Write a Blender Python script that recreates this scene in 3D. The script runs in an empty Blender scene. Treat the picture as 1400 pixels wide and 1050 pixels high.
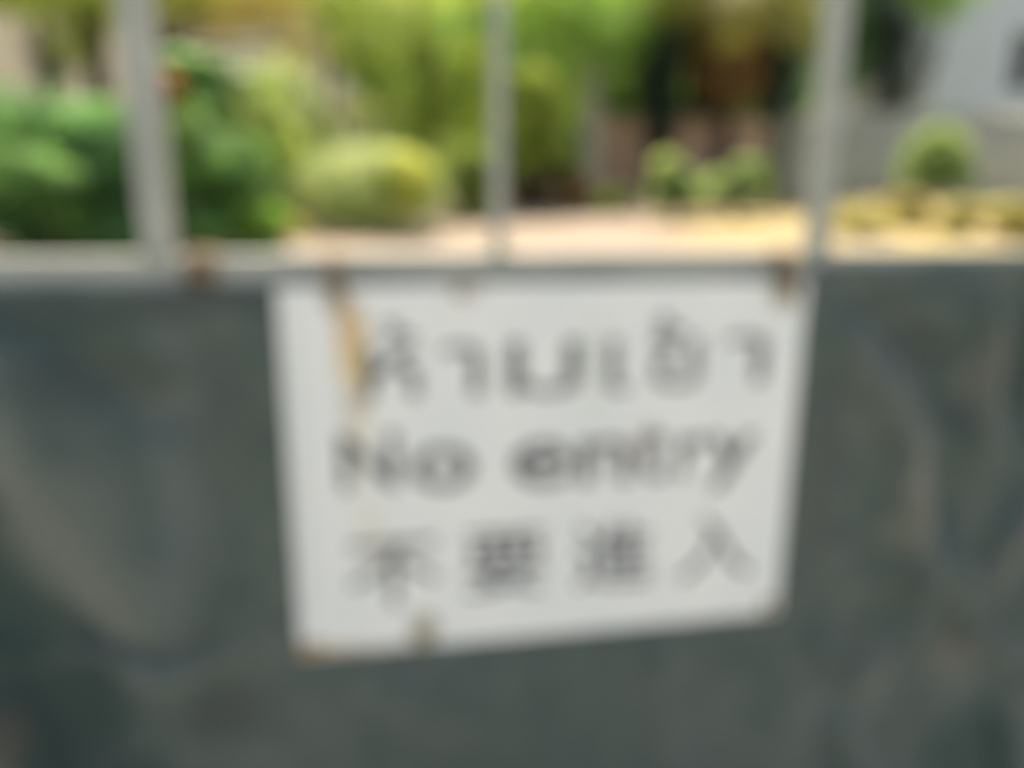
import bpy, math, random
import numpy as np
from mathutils import Vector, Matrix
R = math.radians
SC = bpy.context.scene
COL = SC.collection
random.seed(7)
RNG = np.random.default_rng(11)

# ------------------------------------------------------------------ camera
H = 1.20                                    # height of the hand-held phone
PITCH, ROLL = 0.2338, 0.0047
cam_d = bpy.data.cameras.new('camera')
cam_d.sensor_width = 36.0
cam_d.lens = 36.0 * 1040 / 1400
cam_d.clip_start, cam_d.clip_end = 0.01, 600
cam_d.dof.use_dof = True                    # the phone focused far too close: everything is soft
cam_d.dof.focus_distance = 0.055
cam_d.dof.aperture_fstop = cam_d.lens / 1000 / (2 * 0.00132)
cam = bpy.data.objects.new('camera', cam_d)
COL.objects.link(cam)
cr = Vector((1, 0, 0)); cf = Vector((0, math.cos(PITCH), -math.sin(PITCH))); cu = cr.cross(cf)
r2 = cr * math.cos(ROLL) + cu * math.sin(ROLL); u2 = r2.cross(cf)
m = Matrix((r2, u2, -cf)).transposed().to_4x4(); m.translation = (0, 0, H)
cam.matrix_world = m
SC.camera = cam

# ------------------------------------------------------------------ sky, sun, exposure
SUN_EL, SUN_AZ = R(66), R(-7)               # azimuth measured from +Y towards +X: ahead, beyond the gate
w = bpy.data.worlds.new('World'); SC.world = w; w.use_nodes = True
nt = w.node_tree; nt.nodes.clear()
sky = nt.nodes.new('ShaderNodeTexSky'); sky.sky_type = 'NISHITA'; sky.sun_disc = False
sky.sun_elevation = SUN_EL; sky.sun_rotation = SUN_AZ; sky.dust_density = 4.0; sky.air_density = 1.0
bg = nt.nodes.new('ShaderNodeBackground'); bg.inputs['Strength'].default_value = 0.14
out = nt.nodes.new('ShaderNodeOutputWorld')
nt.links.new(sky.outputs[0], bg.inputs[0]); nt.links.new(bg.outputs[0], out.inputs[0])
sd = bpy.data.lights.new('sun', 'SUN'); sd.energy = 5.0; sd.angle = R(0.5); sd.color = (1, .93, .80)
sun = bpy.data.objects.new('sun', sd); COL.objects.link(sun)
sdir = Vector((math.sin(SUN_AZ) * math.cos(SUN_EL), math.cos(SUN_AZ) * math.cos(SUN_EL), math.sin(SUN_EL)))
sun.rotation_euler = sdir.to_track_quat('Z', 'Y').to_euler()
SC.view_settings.view_transform = 'Standard'; SC.view_settings.look = 'None'
SC.view_settings.gamma = 1; SC.view_settings.use_curve_mapping = False
SC.view_settings.exposure = 0.72
SC.view_settings.use_white_balance = True; SC.view_settings.white_balance_temperature = 7120
SC.render.engine = 'CYCLES'
SC.cycles.use_denoising = True
SC.cycles.max_bounces = 8

# ------------------------------------------------------------------ helpers
def ground_z(x, y):                         # a drive that climbs gently away from the gate
    base = 0.0
    if y > 1.6:
        base = 0.041 * (y - 1.6)
    if y > 12:
        base += 0.064 * (min(y, 20) - 12)
    if y > 20:
        base -= 0.026 * (min(y, 60) - 20)
    return base + 0.03 * math.sin(x * .7 + y * .31) * min(1, max(0, (y - 2) / 4))

def at(u, v, y):                            # where a sight line of the photo (1400 x 1050) meets depth y
    d = r2 * ((u - 700) / 1040) + u2 * ((525 - v) / 1040) + cf
    return Vector((0, 0, H)) + d * (y / d.y)

def X(u, y): return at(u, 277, y).x
def Z(v, y): return at(700, v, y).z

def tag(o, label=None, cat=None, group=None, kind=None):
    if label: o['label'] = label
    if cat: o['category'] = cat
    if group: o['group'] = group
    if kind: o['kind'] = kind
    return o

def empty(name, loc, rz=0):
    o = bpy.data.objects.new(name, None); o.empty_display_size = .2
    COL.objects.link(o); o.location = loc; o.rotation_euler = (0, 0, rz); return o

def link(name, me, mat=None, parent=None):
    o = bpy.data.objects.new(name, me)
    if mat and not me.materials: me.materials.append(mat)
    COL.objects.link(o)
    if parent: o.parent = parent
    return o

def mesh_np(name, V, F):
    me = bpy.data.meshes.new(name)
    V = np.asarray(V, dtype=np.float32); F = np.asarray(F, dtype=np.int32)
    k = F.shape[1]
    me.vertices.add(len(V)); me.vertices.foreach_set('co', V.ravel())
    me.loops.add(F.size); me.loops.foreach_set('vertex_index', F.ravel())
    me.polygons.add(len(F)); me.polygons.foreach_set('loop_start', np.arange(0, F.size, k, dtype=np.int32))
    me.update(calc_edges=True); me.validate()
    return me

class MB:
    def __init__(s): s.v = []; s.f = []; s.sm = []
    def add(s, vs, fs, sm=False):
        b = len(s.v); s.v += [tuple(p) for p in vs]; s.f += [tuple(i + b for i in f) for f in fs]; s.sm += [sm] * len(fs)
    def box(s, c, d, bev=0.0, M=None):
        cx, cy, cz = c; x, y, z = d[0] / 2, d[1] / 2, d[2] / 2
        b = min(bev, x * .9, y * .9, z * .9)
        if b <= 0:
            vs = [Vector((cx + i * x, cy + j * y, cz + k * z)) for i in (-1, 1) for j in (-1, 1) for k in (-1, 1)]
            fs = [(0, 1, 3, 2), (4, 6, 7, 5), (0, 4, 5, 1), (2, 3, 7, 6), (0, 2, 6, 4), (1, 5, 7, 3)]
        else:
            import bmesh
            bm = bmesh.new(); bmesh.ops.create_cube(bm, size=1)
            for q in bm.verts: q.co = Vector((q.co.x * 2 * x, q.co.y * 2 * y, q.co.z * 2 * z))
            bmesh.ops.bevel(bm, geom=bm.edges[:], offset=b, segments=2, affect='EDGES', profile=.5)
            bm.verts.index_update()
            vs = [q.co + Vector(c) for q in bm.verts]; fs = [[q.index for q in f.verts] for f in bm.faces]
            bm.free()
        if M: vs = [M @ q for q in vs]
        s.add(vs, fs)
    def tube(s, pts, rad, n=10, caps=True):
        pts = [Vector(p) for p in pts]
        if not isinstance(rad, (list, tuple)): rad = [rad] * len(pts)
        vs = []; fs = []
        up = Vector((0, 0, 1))
        for i, p in enumerate(pts):
            t = (pts[min(i + 1, len(pts) - 1)] - pts[max(i - 1, 0)])
            t = t.normalized() if t.length > 1e-9 else Vector((0, 0, 1))
            a = t.cross(up)
            if a.length < .05: a = t.cross(Vector((1, 0, 0)))
            a.normalize(); b = t.cross(a)
            for k in range(n):
                th = 2 * math.pi * k / n
                vs.append(p + (a * math.cos(th) + b * math.sin(th)) * rad[i])
        for i in range(len(pts) - 1):
            for k in range(n):
                k2 = (k + 1) % n
                fs.append((i * n + k, i * n + k2, (i + 1) * n + k2, (i + 1) * n + k))
        if caps: fs.append(tuple(range(n))[::-1]); fs.append(tuple((len(pts) - 1) * n + k for k in range(n)))
        s.add(vs, fs, True)
    def build(s, name, mat, parent=None):
        me = bpy.data.meshes.new(name); me.from_pydata([tuple(q) for q in s.v], [], s.f)
        for p, q in zip(me.polygons, s.sm): p.use_smooth = q
        me.update()
        return link(name, me, mat, parent)

# ------------------------------------------------------------------ materials
def mat_new(name):
    m = bpy.data.materials.new(name); m.use_nodes = True
    nt = m.node_tree; b = nt.nodes['Principled BSDF']
    return m, nt, b
def N(nt, t, **k):
    n = nt.nodes.new(t)
    for a, b in k.items(): setattr(n, a, b)
    return n
def noise(nt, scale, detail=4, rough=.6, vec=None, coord='Object'):
    n = N(nt, 'ShaderNodeTexNoise'); n.inputs['Scale'].default_value = scale
    n.inputs['Detail'].default_value = detail; n.inputs['Roughness'].default_value = rough
    if vec is None:
        tc = N(nt, 'ShaderNodeTexCoord'); vec = tc.outputs[coord]
    nt.links.new(vec, n.inputs['Vector']); return n
def ramp(nt, fac, stops):
    r = N(nt, 'ShaderNodeValToRGB'); e = r.color_ramp.elements
    while len(e) < len(stops): e.new(.5)
    for q, (p, c) in zip(e, stops): q.position = p; q.color = (*c, 1)
    nt.links.new(fac, r.inputs[0]); return r
def mixc(nt, fac, a, b, mode='MIX'):
    m = N(nt, 'ShaderNodeMix', data_type='RGBA', blend_type=mode)
    for s, q in ((0, fac), (6, a), (7, b)):
        if isinstance(q, (int, float)): m.inputs[s].default_value = q
        elif isinstance(q, tuple): m.inputs[s].default_value = (*q, 1)
        else: nt.links.new(q, m.inputs[s])
    return m.outputs[2]
def bump(nt, b, h, strength=.3, dist=.01):
    n = N(nt, 'ShaderNodeBump'); n.inputs['Strength'].default_value = strength; n.inputs['Distance'].default_value = dist
    nt.links.new(h, n.inputs['Height']); nt.links.new(n.outputs[0], b.inputs['Normal'])
def rough_mat(name, c1, c2, scale=6, rough=.85, bmp=.3, bdist=.01, fine=60, metallic=0):
    m, nt, b = mat_new(name)
    n1 = noise(nt, scale); n2 = noise(nt, fine, 3)
    c = ramp(nt, n1.outputs[0], [(.3, c1), (.7, c2)])
    d = mixc(nt, .18, c.outputs[0], n2.outputs[1], 'SOFT_LIGHT')
    nt.links.new(d, b.inputs['Base Color']); b.inputs['Roughness'].default_value = rough
    b.inputs['Metallic'].default_value = metallic
    bump(nt, b, n2.outputs[0], bmp, bdist)
    return m
def leaf_mat(name, dark, light, trans=.4, rough=.5, hue2=None):
    if sum(light) > .15:
        dark, light = (tuple(min(.60, (q * .92 + .08 * (.3 * c_[0] + .6 * c_[1] + .1 * c_[2])) * 1.30 + .006) for q in c_) for c_ in (dark, light))
        trans = min(.58, trans + .08)
    m = bpy.data.materials.new(name); m.use_nodes = True; nt = m.node_tree
    b = nt.nodes['Principled BSDF']; o = nt.nodes['Material Output']
    g = N(nt, 'ShaderNodeNewGeometry')
    r = ramp(nt, g.outputs['Random Per Island'], [(0, dark), (.65, light), (1, hue2 or light)])
    n = noise(nt, 1.7, 3)                     # clumps of paler and darker leaves, spread by noise
    lo = tuple(q * .50 for q in dark); hi = tuple(min(.68, q * 1.35 + .012) for q in light)
    c = mixc(nt, .62, r.outputs[0], ramp(nt, n.outputs[0], [(.40, lo), (.50, tuple((a + b_) / 2 for a, b_ in zip(dark, light))), (.60, hi)]).outputs[0])
    nt.links.new(c, b.inputs['Base Color']); b.inputs['Roughness'].default_value = rough
    t = N(nt, 'ShaderNodeBsdfTranslucent')
    tc = mixc(nt, .6, c, (1.0, .96, .42), 'MULTIPLY')
    hs = N(nt, 'ShaderNodeHueSaturation'); hs.inputs['Value'].default_value = 1.4; nt.links.new(tc, hs.inputs['Color']); tc = hs.outputs[0]
    nt.links.new(tc, t.inputs[0])
    mx = N(nt, 'ShaderNodeMixShader'); mx.inputs[0].default_value = trans
    nt.links.new(b.outputs[0], mx.inputs[1]); nt.links.new(t.outputs[0], mx.inputs[2]); nt.links.new(mx.outputs[0], o.inputs[0])
    return m

M = {}
# weathered grey galvanised / painted steel with rust specks
def painted_steel():
    m, nt, b = mat_new('weathered_steel')
    n1 = noise(nt, 9); n2 = noise(nt, 45, 5); n3 = noise(nt, 260, 2)
    c = ramp(nt, n1.outputs[0], [(.3, (.31, .335, .29)), (.72, (.41, .43, .37))])
    f = ramp(nt, n2.outputs[0], [(.66, (0, 0, 0)), (.74, (1, 1, 1))])
    c2 = mixc(nt, f.outputs[0], c.outputs[0], (.20, .12, .06))
    nt.links.new(c2, b.inputs['Base Color']); b.inputs['Roughness'].default_value = .55
    bump(nt, b, n3.outputs[0], .25, .0008)
    return m
M['steel'] = painted_steel()
M['rust'] = rough_mat('rusty_wire', (.15, .11, .065), (.29, .22, .13), 30, .9, .5, .001, 400)
M['sand'] = None
def sand():
    m, nt, b = mat_new('pale_sand')
    n1 = noise(nt, .5, 5, coord='Object'); n2 = noise(nt, 5, 6); n3 = noise(nt, 70, 3)
    c = ramp(nt, n1.outputs[0], [(.3, (.30, .240, .190)), (.5, (.325, .262, .205)), (.7, (.35, .285, .222))])
    d = mixc(nt, .35, c.outputs[0], ramp(nt, n2.outputs[0], [(.3, (.28, .22, .168)), (.6, (.37, .30, .235))]).outputs[0])
    # yellowed patch of dry leaf dust on the right of the drive
    tc = N(nt, 'ShaderNodeTexCoord'); sp = N(nt, 'ShaderNodeSeparateXYZ'); nt.links.new(tc.outputs['Object'], sp.inputs[0])
    mr = N(nt, 'ShaderNodeMapRange'); mr.inputs[1].default_value = 2.4; mr.inputs[2].default_value = 4.2
    nt.links.new(sp.outputs[0], mr.inputs[0])
    mm = N(nt, 'ShaderNodeMath', operation='MULTIPLY'); nt.links.new(mr.outputs[0], mm.inputs[0])
    nt.links.new(ramp(nt, noise(nt, .9, 4).outputs[0], [(.36, (0, 0, 0)), (.52, (1, 1, 1))]).outputs[0], mm.inputs[1])
    e = mixc(nt, mm.outputs[0], d, (.41, .325, .135))
    nt.links.new(e, b.inputs['Base Color']); b.inputs['Roughness'].default_value = .95
    bump(nt, b, n3.outputs[0], .5, .02)
    return m
M['sand'] = sand()
M['paving'] = rough_mat('grey_paving', (.30, .29, .27), (.38, .36, .33), 1.4, .9, .4, .01, 40)

def G(nt, sx, sz, wx, wz, co, jag=None):
    """soft blot on the plate, in plate coordinates (metres)"""
    mp = N(nt, 'ShaderNodeVectorMath', operation='SUBTRACT'); mp.inputs[1].default_value = (sx, 0, sz); nt.links.new(co, mp.inputs[0])
    ml = N(nt, 'ShaderNodeVectorMath', operation='MULTIPLY'); ml.inputs[1].default_value = (1 / wx, 0, 1 / wz); nt.links.new(mp.outputs[0], ml.inputs[0])
    ln = N(nt, 'ShaderNodeVectorMath', operation='LENGTH'); nt.links.new(ml.outputs[0], ln.inputs[0])
    mr = N(nt, 'ShaderNodeMapRange', interpolation_type='SMOOTHSTEP'); mr.inputs[1].default_value = 1.25; mr.inputs[2].default_value = .55
    nt.links.new(ln.outputs['Value'], mr.inputs[0]); return mr.outputs[0]
def cloth_mat():
    m, nt, b = mat_new('dark_woven_shade_cloth')
    n1 = noise(nt, 5.5, 4); n2 = noise(nt, 18, 5)
    c = ramp(nt, n1.outputs[0], [(.32, (.036, .070, .060)), (.55, (.058, .090, .078)), (.72, (.086, .112, .096))])
    d = mixc(nt, .5, c.outputs[0], ramp(nt, n2.outputs[0], [(.35, (.036, .066, .058)), (.62, (.106, .130, .110))]).outputs[0])
    tc = N(nt, 'ShaderNodeTexCoord'); hs = []
    nz = noise(nt, 9, 4, vec=tc.outputs['Object'])
    off = N(nt, 'ShaderNodeVectorMath', operation='MULTIPLY_ADD'); off.inputs[1].default_value = (.09,) * 3; off.inputs[2].default_value = (-.045,) * 3
    nt.links.new(nz.outputs[1], off.inputs[0])
    ad = N(nt, 'ShaderNodeVectorMath', operation='ADD'); nt.links.new(tc.outputs['Object'], ad.inputs[0]); nt.links.new(off.outputs[0], ad.inputs[1])
    def gpc(u, v):
        d_ = r2 * ((u - 700) / 1040) + u2 * ((525 - v) / 1040) + cf; g0 = Vector((0, .9, 0)); gn = Vector((math.sin(.1768), -math.cos(.1768), 0))
        t_ = (g0 - Vector((0, 0, H))).dot(gn) / d_.dot(gn); p_ = Vector((0, 0, H)) + d_ * t_
        return (p_ - g0).dot(Vector((math.cos(.1768), math.sin(.1768), 0))), p_.z
    for u, v, wu, wv, c_, s_ in (   # light and shade of folds and rail, painted in as pale and dark patches
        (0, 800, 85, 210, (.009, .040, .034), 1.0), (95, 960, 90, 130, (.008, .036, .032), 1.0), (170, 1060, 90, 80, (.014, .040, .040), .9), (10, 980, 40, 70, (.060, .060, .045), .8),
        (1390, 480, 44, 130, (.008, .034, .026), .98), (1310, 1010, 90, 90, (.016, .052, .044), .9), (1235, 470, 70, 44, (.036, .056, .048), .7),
        (-10, 560, 70, 120, (.125, .150, .130), .75), (110, 700, 90, 110, (.118, .140, .115), .75), (190, 780, 90, 60, (.118, .138, .112), .7), (258, 640, 34, 240, (.105, .132, .118), .65),
        (1225, 640, 38, 120, (.165, .175, .140), .8), (1160, 520, 36, 90, (.110, .130, .112), .6), (1325, 510, 34, 90, (.140, .150, .120), .8), (1380, 690, 44, 60, (.145, .135, .120), .75),
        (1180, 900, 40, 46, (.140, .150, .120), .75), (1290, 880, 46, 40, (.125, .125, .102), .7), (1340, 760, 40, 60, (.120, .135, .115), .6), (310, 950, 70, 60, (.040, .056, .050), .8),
        (60, 425, 110, 34, (.020, .056, .052), .75), (200, 420, 260, 20, (.032, .052, .048), .7), (1220, 398, 130, 22, (.030, .055, .050), .6), (1110, 640, 34, 190, (.060, .074, .066), .6),  # the strips along the rail are its shade, put into the colour
        (150, 500, 110, 40, (.050, .070, .056), .6), (320, 560, 60, 110, (.052, .072, .060), .5), (930, 960, 60, 120, (.105, .122, .108), .4), (230, 875, 170, 16, (.105, .132, .120), .6), (220, 843, 120, 12, (.050, .066, .058), .6)):
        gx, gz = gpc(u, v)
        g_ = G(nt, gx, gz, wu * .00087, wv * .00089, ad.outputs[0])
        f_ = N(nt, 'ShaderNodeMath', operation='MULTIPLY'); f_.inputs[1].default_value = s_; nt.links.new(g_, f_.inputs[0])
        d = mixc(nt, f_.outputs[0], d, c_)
    for ax in ('X', 'Z'):
        wv = N(nt, 'ShaderNodeTexWave', wave_type='BANDS', bands_direction=ax); wv.inputs['Scale'].default_value = 120
        nt.links.new(tc.outputs['Object'], wv.inputs[0]); hs.append(wv.outputs['Fac'])
    mm = N(nt, 'ShaderNodeMath', operation='ADD'); nt.links.new(hs[0], mm.inputs[0]); nt.links.new(hs[1], mm.inputs[1])
    nt.links.new(d, b.inputs['Base Color']); b.inputs['Roughness'].default_value = .62
    b.inputs['Sheen Weight'].default_value = .15
    bump(nt, b, mm.outputs[0], .35, .0006)
    return m
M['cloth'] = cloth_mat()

def plate_mat():
    m, nt, b = mat_new('white_enamel_with_rust_stains')
    tc = N(nt, 'ShaderNodeTexCoord'); co0 = tc.outputs['Object']
    nz = noise(nt, 55, 4, vec=co0)
    off = N(nt, 'ShaderNodeVectorMath', operation='MULTIPLY_ADD'); off.inputs[1].default_value = (.016,) * 3; off.inputs[2].default_value = (-.008,) * 3
    nt.links.new(nz.outputs[1], off.inputs[0])
    ad = N(nt, 'ShaderNodeVectorMath', operation='ADD'); nt.links.new(co0, ad.inputs[0]); nt.links.new(off.outputs[0], ad.inputs[1])
    co = ad.outputs[0]
    base = ramp(nt, noise(nt, 7, 4, vec=co0).outputs[0], [(.3, (.75, .80, .775)), (.7, (.85, .875, .83))]).outputs[0]
    base = mixc(nt, .12, base, noise(nt, 140, 3, vec=co0).outputs[1], 'SOFT_LIGHT')
    blots = [  # x, z, half width, half height, colour, strength
        (.062, -.012, .014, .022, (.32, .26, .16), .9), (.078, -.050, .018, .034, (.62, .44, .20), .9),
        (.081, -.085, .022, .036, (.70, .54, .24), .9), (.079, -.135, .016, .026, (.48, .42, .28), .7),
        (.081, -.175, .018, .036, (.76, .68, .48), .45), (.084, -.235, .016, .05, (.78, .76, .60), .25),
        (.090, -.300, .020, .045, (.74, .70, .52), .35), (.205, -.006, .020, .012, (.36, .30, .22), .55),
        (.594, -.010, .016, .026, (.36, .33, .21), .9), (.612, -.437, .012, .014, (.45, .36, .18), .7),
        (.012, -.441, .026, .013, (.42, .27, .11), .9), (.040, -.444, .045, .007, (.44, .34, .18), .7),
        (.150, -.428, .018, .028, (.26, .24, .13), .85), (.10, -.447, .06, .006, (.35, .32, .24), .5),
        (.36, -.10, .018, .07, (.66, .72, .64), .5), (.42, -.2, .012, .03, (.62, .52, .40), .35), (.012, -.2, .01, .25, (.62, .67, .64), .6),
    ]
    for x, z, wx, wz, c, s in blots:
        g = G(nt, x, z, wx, wz, co)
        f = N(nt, 'ShaderNodeMath', operation='MULTIPLY'); f.inputs[1].default_value = s; nt.links.new(g, f.inputs[0])
        base = mixc(nt, f.outputs[0], base, c)
    nt.links.new(base, b.inputs['Base Color']); b.inputs['Roughness'].default_value = .45
    bump(nt, b, noise(nt, 30, 3, vec=co0).outputs[0], .15, .001)
    return m
M['plate'] = plate_mat()
M['ink'] = rough_mat('faded_black_paint', (.036, .042, .046), (.085, .092, .094), 30, .6, .1, .0005, 300)
M['pale_ink'] = rough_mat('washed_out_black_paint', (.07, .08, .085), (.20, .215, .21), 22, .6, .1, .0005, 300)
M['bark'] = rough_mat('brown_bark', (.045, .032, .020), (.12, .085, .055), 7, .95, .9, .03, 26)
M['dark_bark'] = rough_mat('dark_bark', (.022, .018, .013), (.06, .045, .032), 7, .95, .9, .03, 26)
M['yellow_bark'] = rough_mat('yellowish_palm_stem', (.20, .18, .05), (.34, .28, .09), 4, .7, .4, .01, 20)
M['cream'] = rough_mat('cream_render', (.80, .71, .47), (.86, .79, .56), 2, .9, .3, .01, 30)
M['bluegrey'] = rough_mat('pale_blue_grey_render', (.46, .56, .64), (.54, .64, .72), 1.2, .85, .2, .01, 30)
M['pinkwall'] = rough_mat('pinkish_plaster', (.50, .34, .25), (.62, .44, .34), 2, .9, .4, .01, 40)
M['concrete'] = rough_mat('weathered_concrete', (.34, .35, .31), (.46, .46, .42), 3, .9, .5, .01, 30)
M['tin'] = rough_mat('dull_corrugated_sheet', (.54, .53, .40), (.68, .66, .52), 1.1, .6, .2, .004, 30, .25)
M['roof'] = rough_mat('roof_sheet', (.16, .10, .08), (.24, .15, .12), 2, .8, .3, .01, 30)
M['frame'] = rough_mat('window_frame_paint', (.16, .17, .17), (.22, .23, .23), 6, .5, .1, .002, 60)
def glass():
    m, nt, b = mat_new('dark_window_glass'); b.inputs['Base Color'].default_value = (.03, .035, .04, 1)
    b.inputs['Roughness'].default_value = .08; n = noise(nt, 1.5); bump(nt, b, n.outputs[0], .03, .01); return m
M['glass'] = glass()
LG = dict(
    deep=leaf_mat('deep_green_leaves', (.025, .11, .026), (.085, .25, .055), .45),
    teal=leaf_mat('bluish_green_leaves', (.065, .18, .055), (.16, .36, .12), .45),
    mid=leaf_mat('mid_green_leaves', (.09, .19, .040), (.24, .40, .09), .45),
    bright=leaf_mat('bright_green_leaves', (.09, .22, .02), (.22, .40, .04), .5),
    olive=leaf_mat('olive_green_leaves', (.15, .22, .040), (.34, .46, .10), .5),
    pale=leaf_mat('pale_yellow_green_leaves', (.23, .34, .14), (.38, .50, .22), .45, .5, (.42, .52, .20)),
    lime=leaf_mat('lime_leaves', (.33, .44, .05), (.48, .58, .10), .45),
    yellow=leaf_mat('yellowing_leaves', (.38, .34, .08), (.62, .54, .15), .4, .6),
    dark=leaf_mat('very_dark_leaves', (.010, .034, .022), (.030, .070, .040), .2),
    bright2=leaf_mat('yellow_green_leaves', (.17, .26, .03), (.36, .48, .07), .45),
    palm=leaf_mat('yellowish_palm_fronds', (.14, .15, .03), (.40, .38, .09), .45, .5, (.50, .40, .10)),
    fresh2=leaf_mat('leaf_green_leaves', (.07, .19, .04), (.20, .40, .10), .45),
    fresh=leaf_mat('fresh_green_leaves', (.17, .30, .09), (.34, .52, .18), .45),
    brown=leaf_mat('brownish_leaves', (.07, .055, .028), (.16, .12, .055), .3, .6),
    khaki=leaf_mat('dry_khaki_leaves', (.24, .21, .06), (.44, .38, .13), .4, .6),
    dead=leaf_mat('dead_brown_fronds', (.07, .040, .014), (.26, .15, .05), .35, .8, (.46, .26, .09)),
    flower=leaf_mat('orange_flowers', (.60, .17, .05), (.75, .26, .09), .3, .5),
    litter=leaf_mat('dry_leaf_litter', (.20, .12, .05), (.42, .28, .12), .1, .9),
)

# ------------------------------------------------------------------ the ground
def ground():
    xs = np.concatenate([np.linspace(-260, -30, 12), np.linspace(-28, 28, 90), np.linspace(30, 260, 12)])
    ys = np.concatenate([np.linspace(1.15, 36, 90), np.linspace(38, 400, 20)])
    V = [(x, y, ground_z(x, y) - .004 * 0) for y in ys for x in xs]
    n = len(xs)
    F = [(j * n + i, j * n + i + 1, (j + 1) * n + i + 1, (j + 1) * n + i) for j in range(len(ys) - 1) for i in range(n - 1)]
    me = mesh_np('ground', V, F); me.polygons.foreach_set('use_smooth', [True] * len(me.polygons))
    tag(link('ground', me, M['sand']), kind='structure')
    b = MB(); b.add([(-260, -200, .0), (260, -200, .0), (260, 1.15, .0), (-260, 1.15, .0)], [(0, 1, 2, 3)])
    tag(b.build('road', M['paving']), kind='structure')
ground()

# ------------------------------------------------------------------ gate, in its own plane
YAW = 0.1768
GD = 0.90                                    # distance of the gate plane on the axis
gate = empty('metal_gate', (0, GD, 0), YAW)
tag(gate, 'grey weathered metal gate of widely spaced upright bars on a cross rail', 'gate')
ZR = H - 0.0740                              # centre of the cross rail
BARS = [(-1.1583, .030), (-.7723, .026), (-.3863, .031), (-.0172, .015), (.3857, .025), (.7717, .026), (1.1577, .030)]
ZTOP = H + .42
def bar_tube(s, wd, z0, z1, lump=0):
    b = MB(); b.box((s, 0.0, (z0 + z1) / 2), (wd, wd, z1 - z0), .003); return b
for i, (s, wd) in enumerate(BARS):
    bar_tube(s, wd, ZR + .0175, ZTOP, 0).build('bar', M['steel'], gate)
    bar_tube(s, wd, .27 if abs(s) < 1.1 else .012, ZR - .0175).build('lower_bar', M['steel'], gate)
b = MB(); b.box((0, 0, ZR), (2.36, .034, .035), .003)
for s, wd in BARS:                           # weld beads where the bars meet the rail
    b.tube([(s - wd / 2, -.0175, ZR + .0175), (s, -.0185, ZR + .0175), (s + wd / 2, -.0175, ZR + .0175)], .0022, 6)
b.build('cross_rail', M['steel'], gate)
b = MB(); b.box((0, 0, ZTOP + .0155), (2.36, .034, .031), .003); b.build('top_rail', M['steel'], gate)
b = MB(); b.box((0, 0, .255), (2.28, .03, .03), .003); b.build('bottom_rail', M['steel'], gate)
b = MB(); b.box((-.20, .0, .70), (1.72, .030, .03), .003); b.build('middle_rail', M['steel'], gate)

def G2(d, w): return math.exp(-(d / w) ** 2)
def seg_d(px, pz, pts):
    best = 9
    for (ax, az), (bx, bz) in zip(pts[:-1], pts[1:]):
        dx, dz = bx - ax, bz - az; t = max(0, min(1, ((px - ax) * dx + (pz - az) * dz) / (dx * dx + dz * dz)))
        best = min(best, math.hypot(px - ax - t * dx, pz - az - t * dz))
    return best
GO = Vector((0, GD, 0)); GE = Vector((math.cos(YAW), math.sin(YAW), 0)); GN = Vector((math.sin(YAW), -math.cos(YAW), 0))
def gp(u, v):                                # photo point -> (s, z) in the gate plane
    d = r2 * ((u - 700) / 1040) + u2 * ((525 - v) / 1040) + cf
    t = (GO - Vector((0, 0, H))).dot(GN) / d.dot(GN); p = Vector((0, 0, H)) + d * t
    return ((p - GO).dot(GE), p.z)
FOLDS = [  # polyline in the photo, width (m), height towards the viewer (m)
    ([(-120, 420), (0, 520), (95, 640), (185, 760), (235, 840)], .060, .024),
    ([(-60, 640), (20, 740), (95, 860), (150, 1000), (190, 1150)], .060, -.020),
    ([(60, 440), (150, 500), (230, 560)], .026, -.010),
    ([(120, 866), (230, 872), (330, 868), (420, 862)], .016, .009),
    ([(110, 838), (260, 842), (390, 838)], .012, -.005),
    ([(0, 960), (60, 1020), (80, 1200)], .04, .012),
    ([(1110, 420), (1165, 500), (1210, 600), (1232, 720), (1238, 780)], .026, .020),
    ([(1150, 400), (1230, 470), (1290, 540)], .024, -.014),
    ([(1325, 400), (1330, 480), (1312, 590)], .018, .016),
    ([(1372, 380), (1392, 470), (1398, 560)], .026, -.034),
    ([(1500, 600), (1400, 665), (1340, 720), (1310, 830)], .020, .018),
    ([(1400, 735), (1385, 780)], .020, -.014),
    ([(1105, 860), (1160, 910), (1200, 880), (1225, 840)], .018, .012),
    ([(1240, 880), (1300, 960), (1320, 1090)], .038, -.030),
    ([(1130, 980), (1180, 1060)], .025, .010),
    ([(1270, 740), (1300, 850), (1390, 900)], .018, .010),
    ([(895, 890), (900, 1100)], .018, .005),
    ([(560, 930), (700, 1010), (840, 1090)], .05, .006),
]
FOLDS = [([gp(*p) for p in pl], wd, h) for pl, wd, h in FOLDS]
from mathutils import noise as mn
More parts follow.
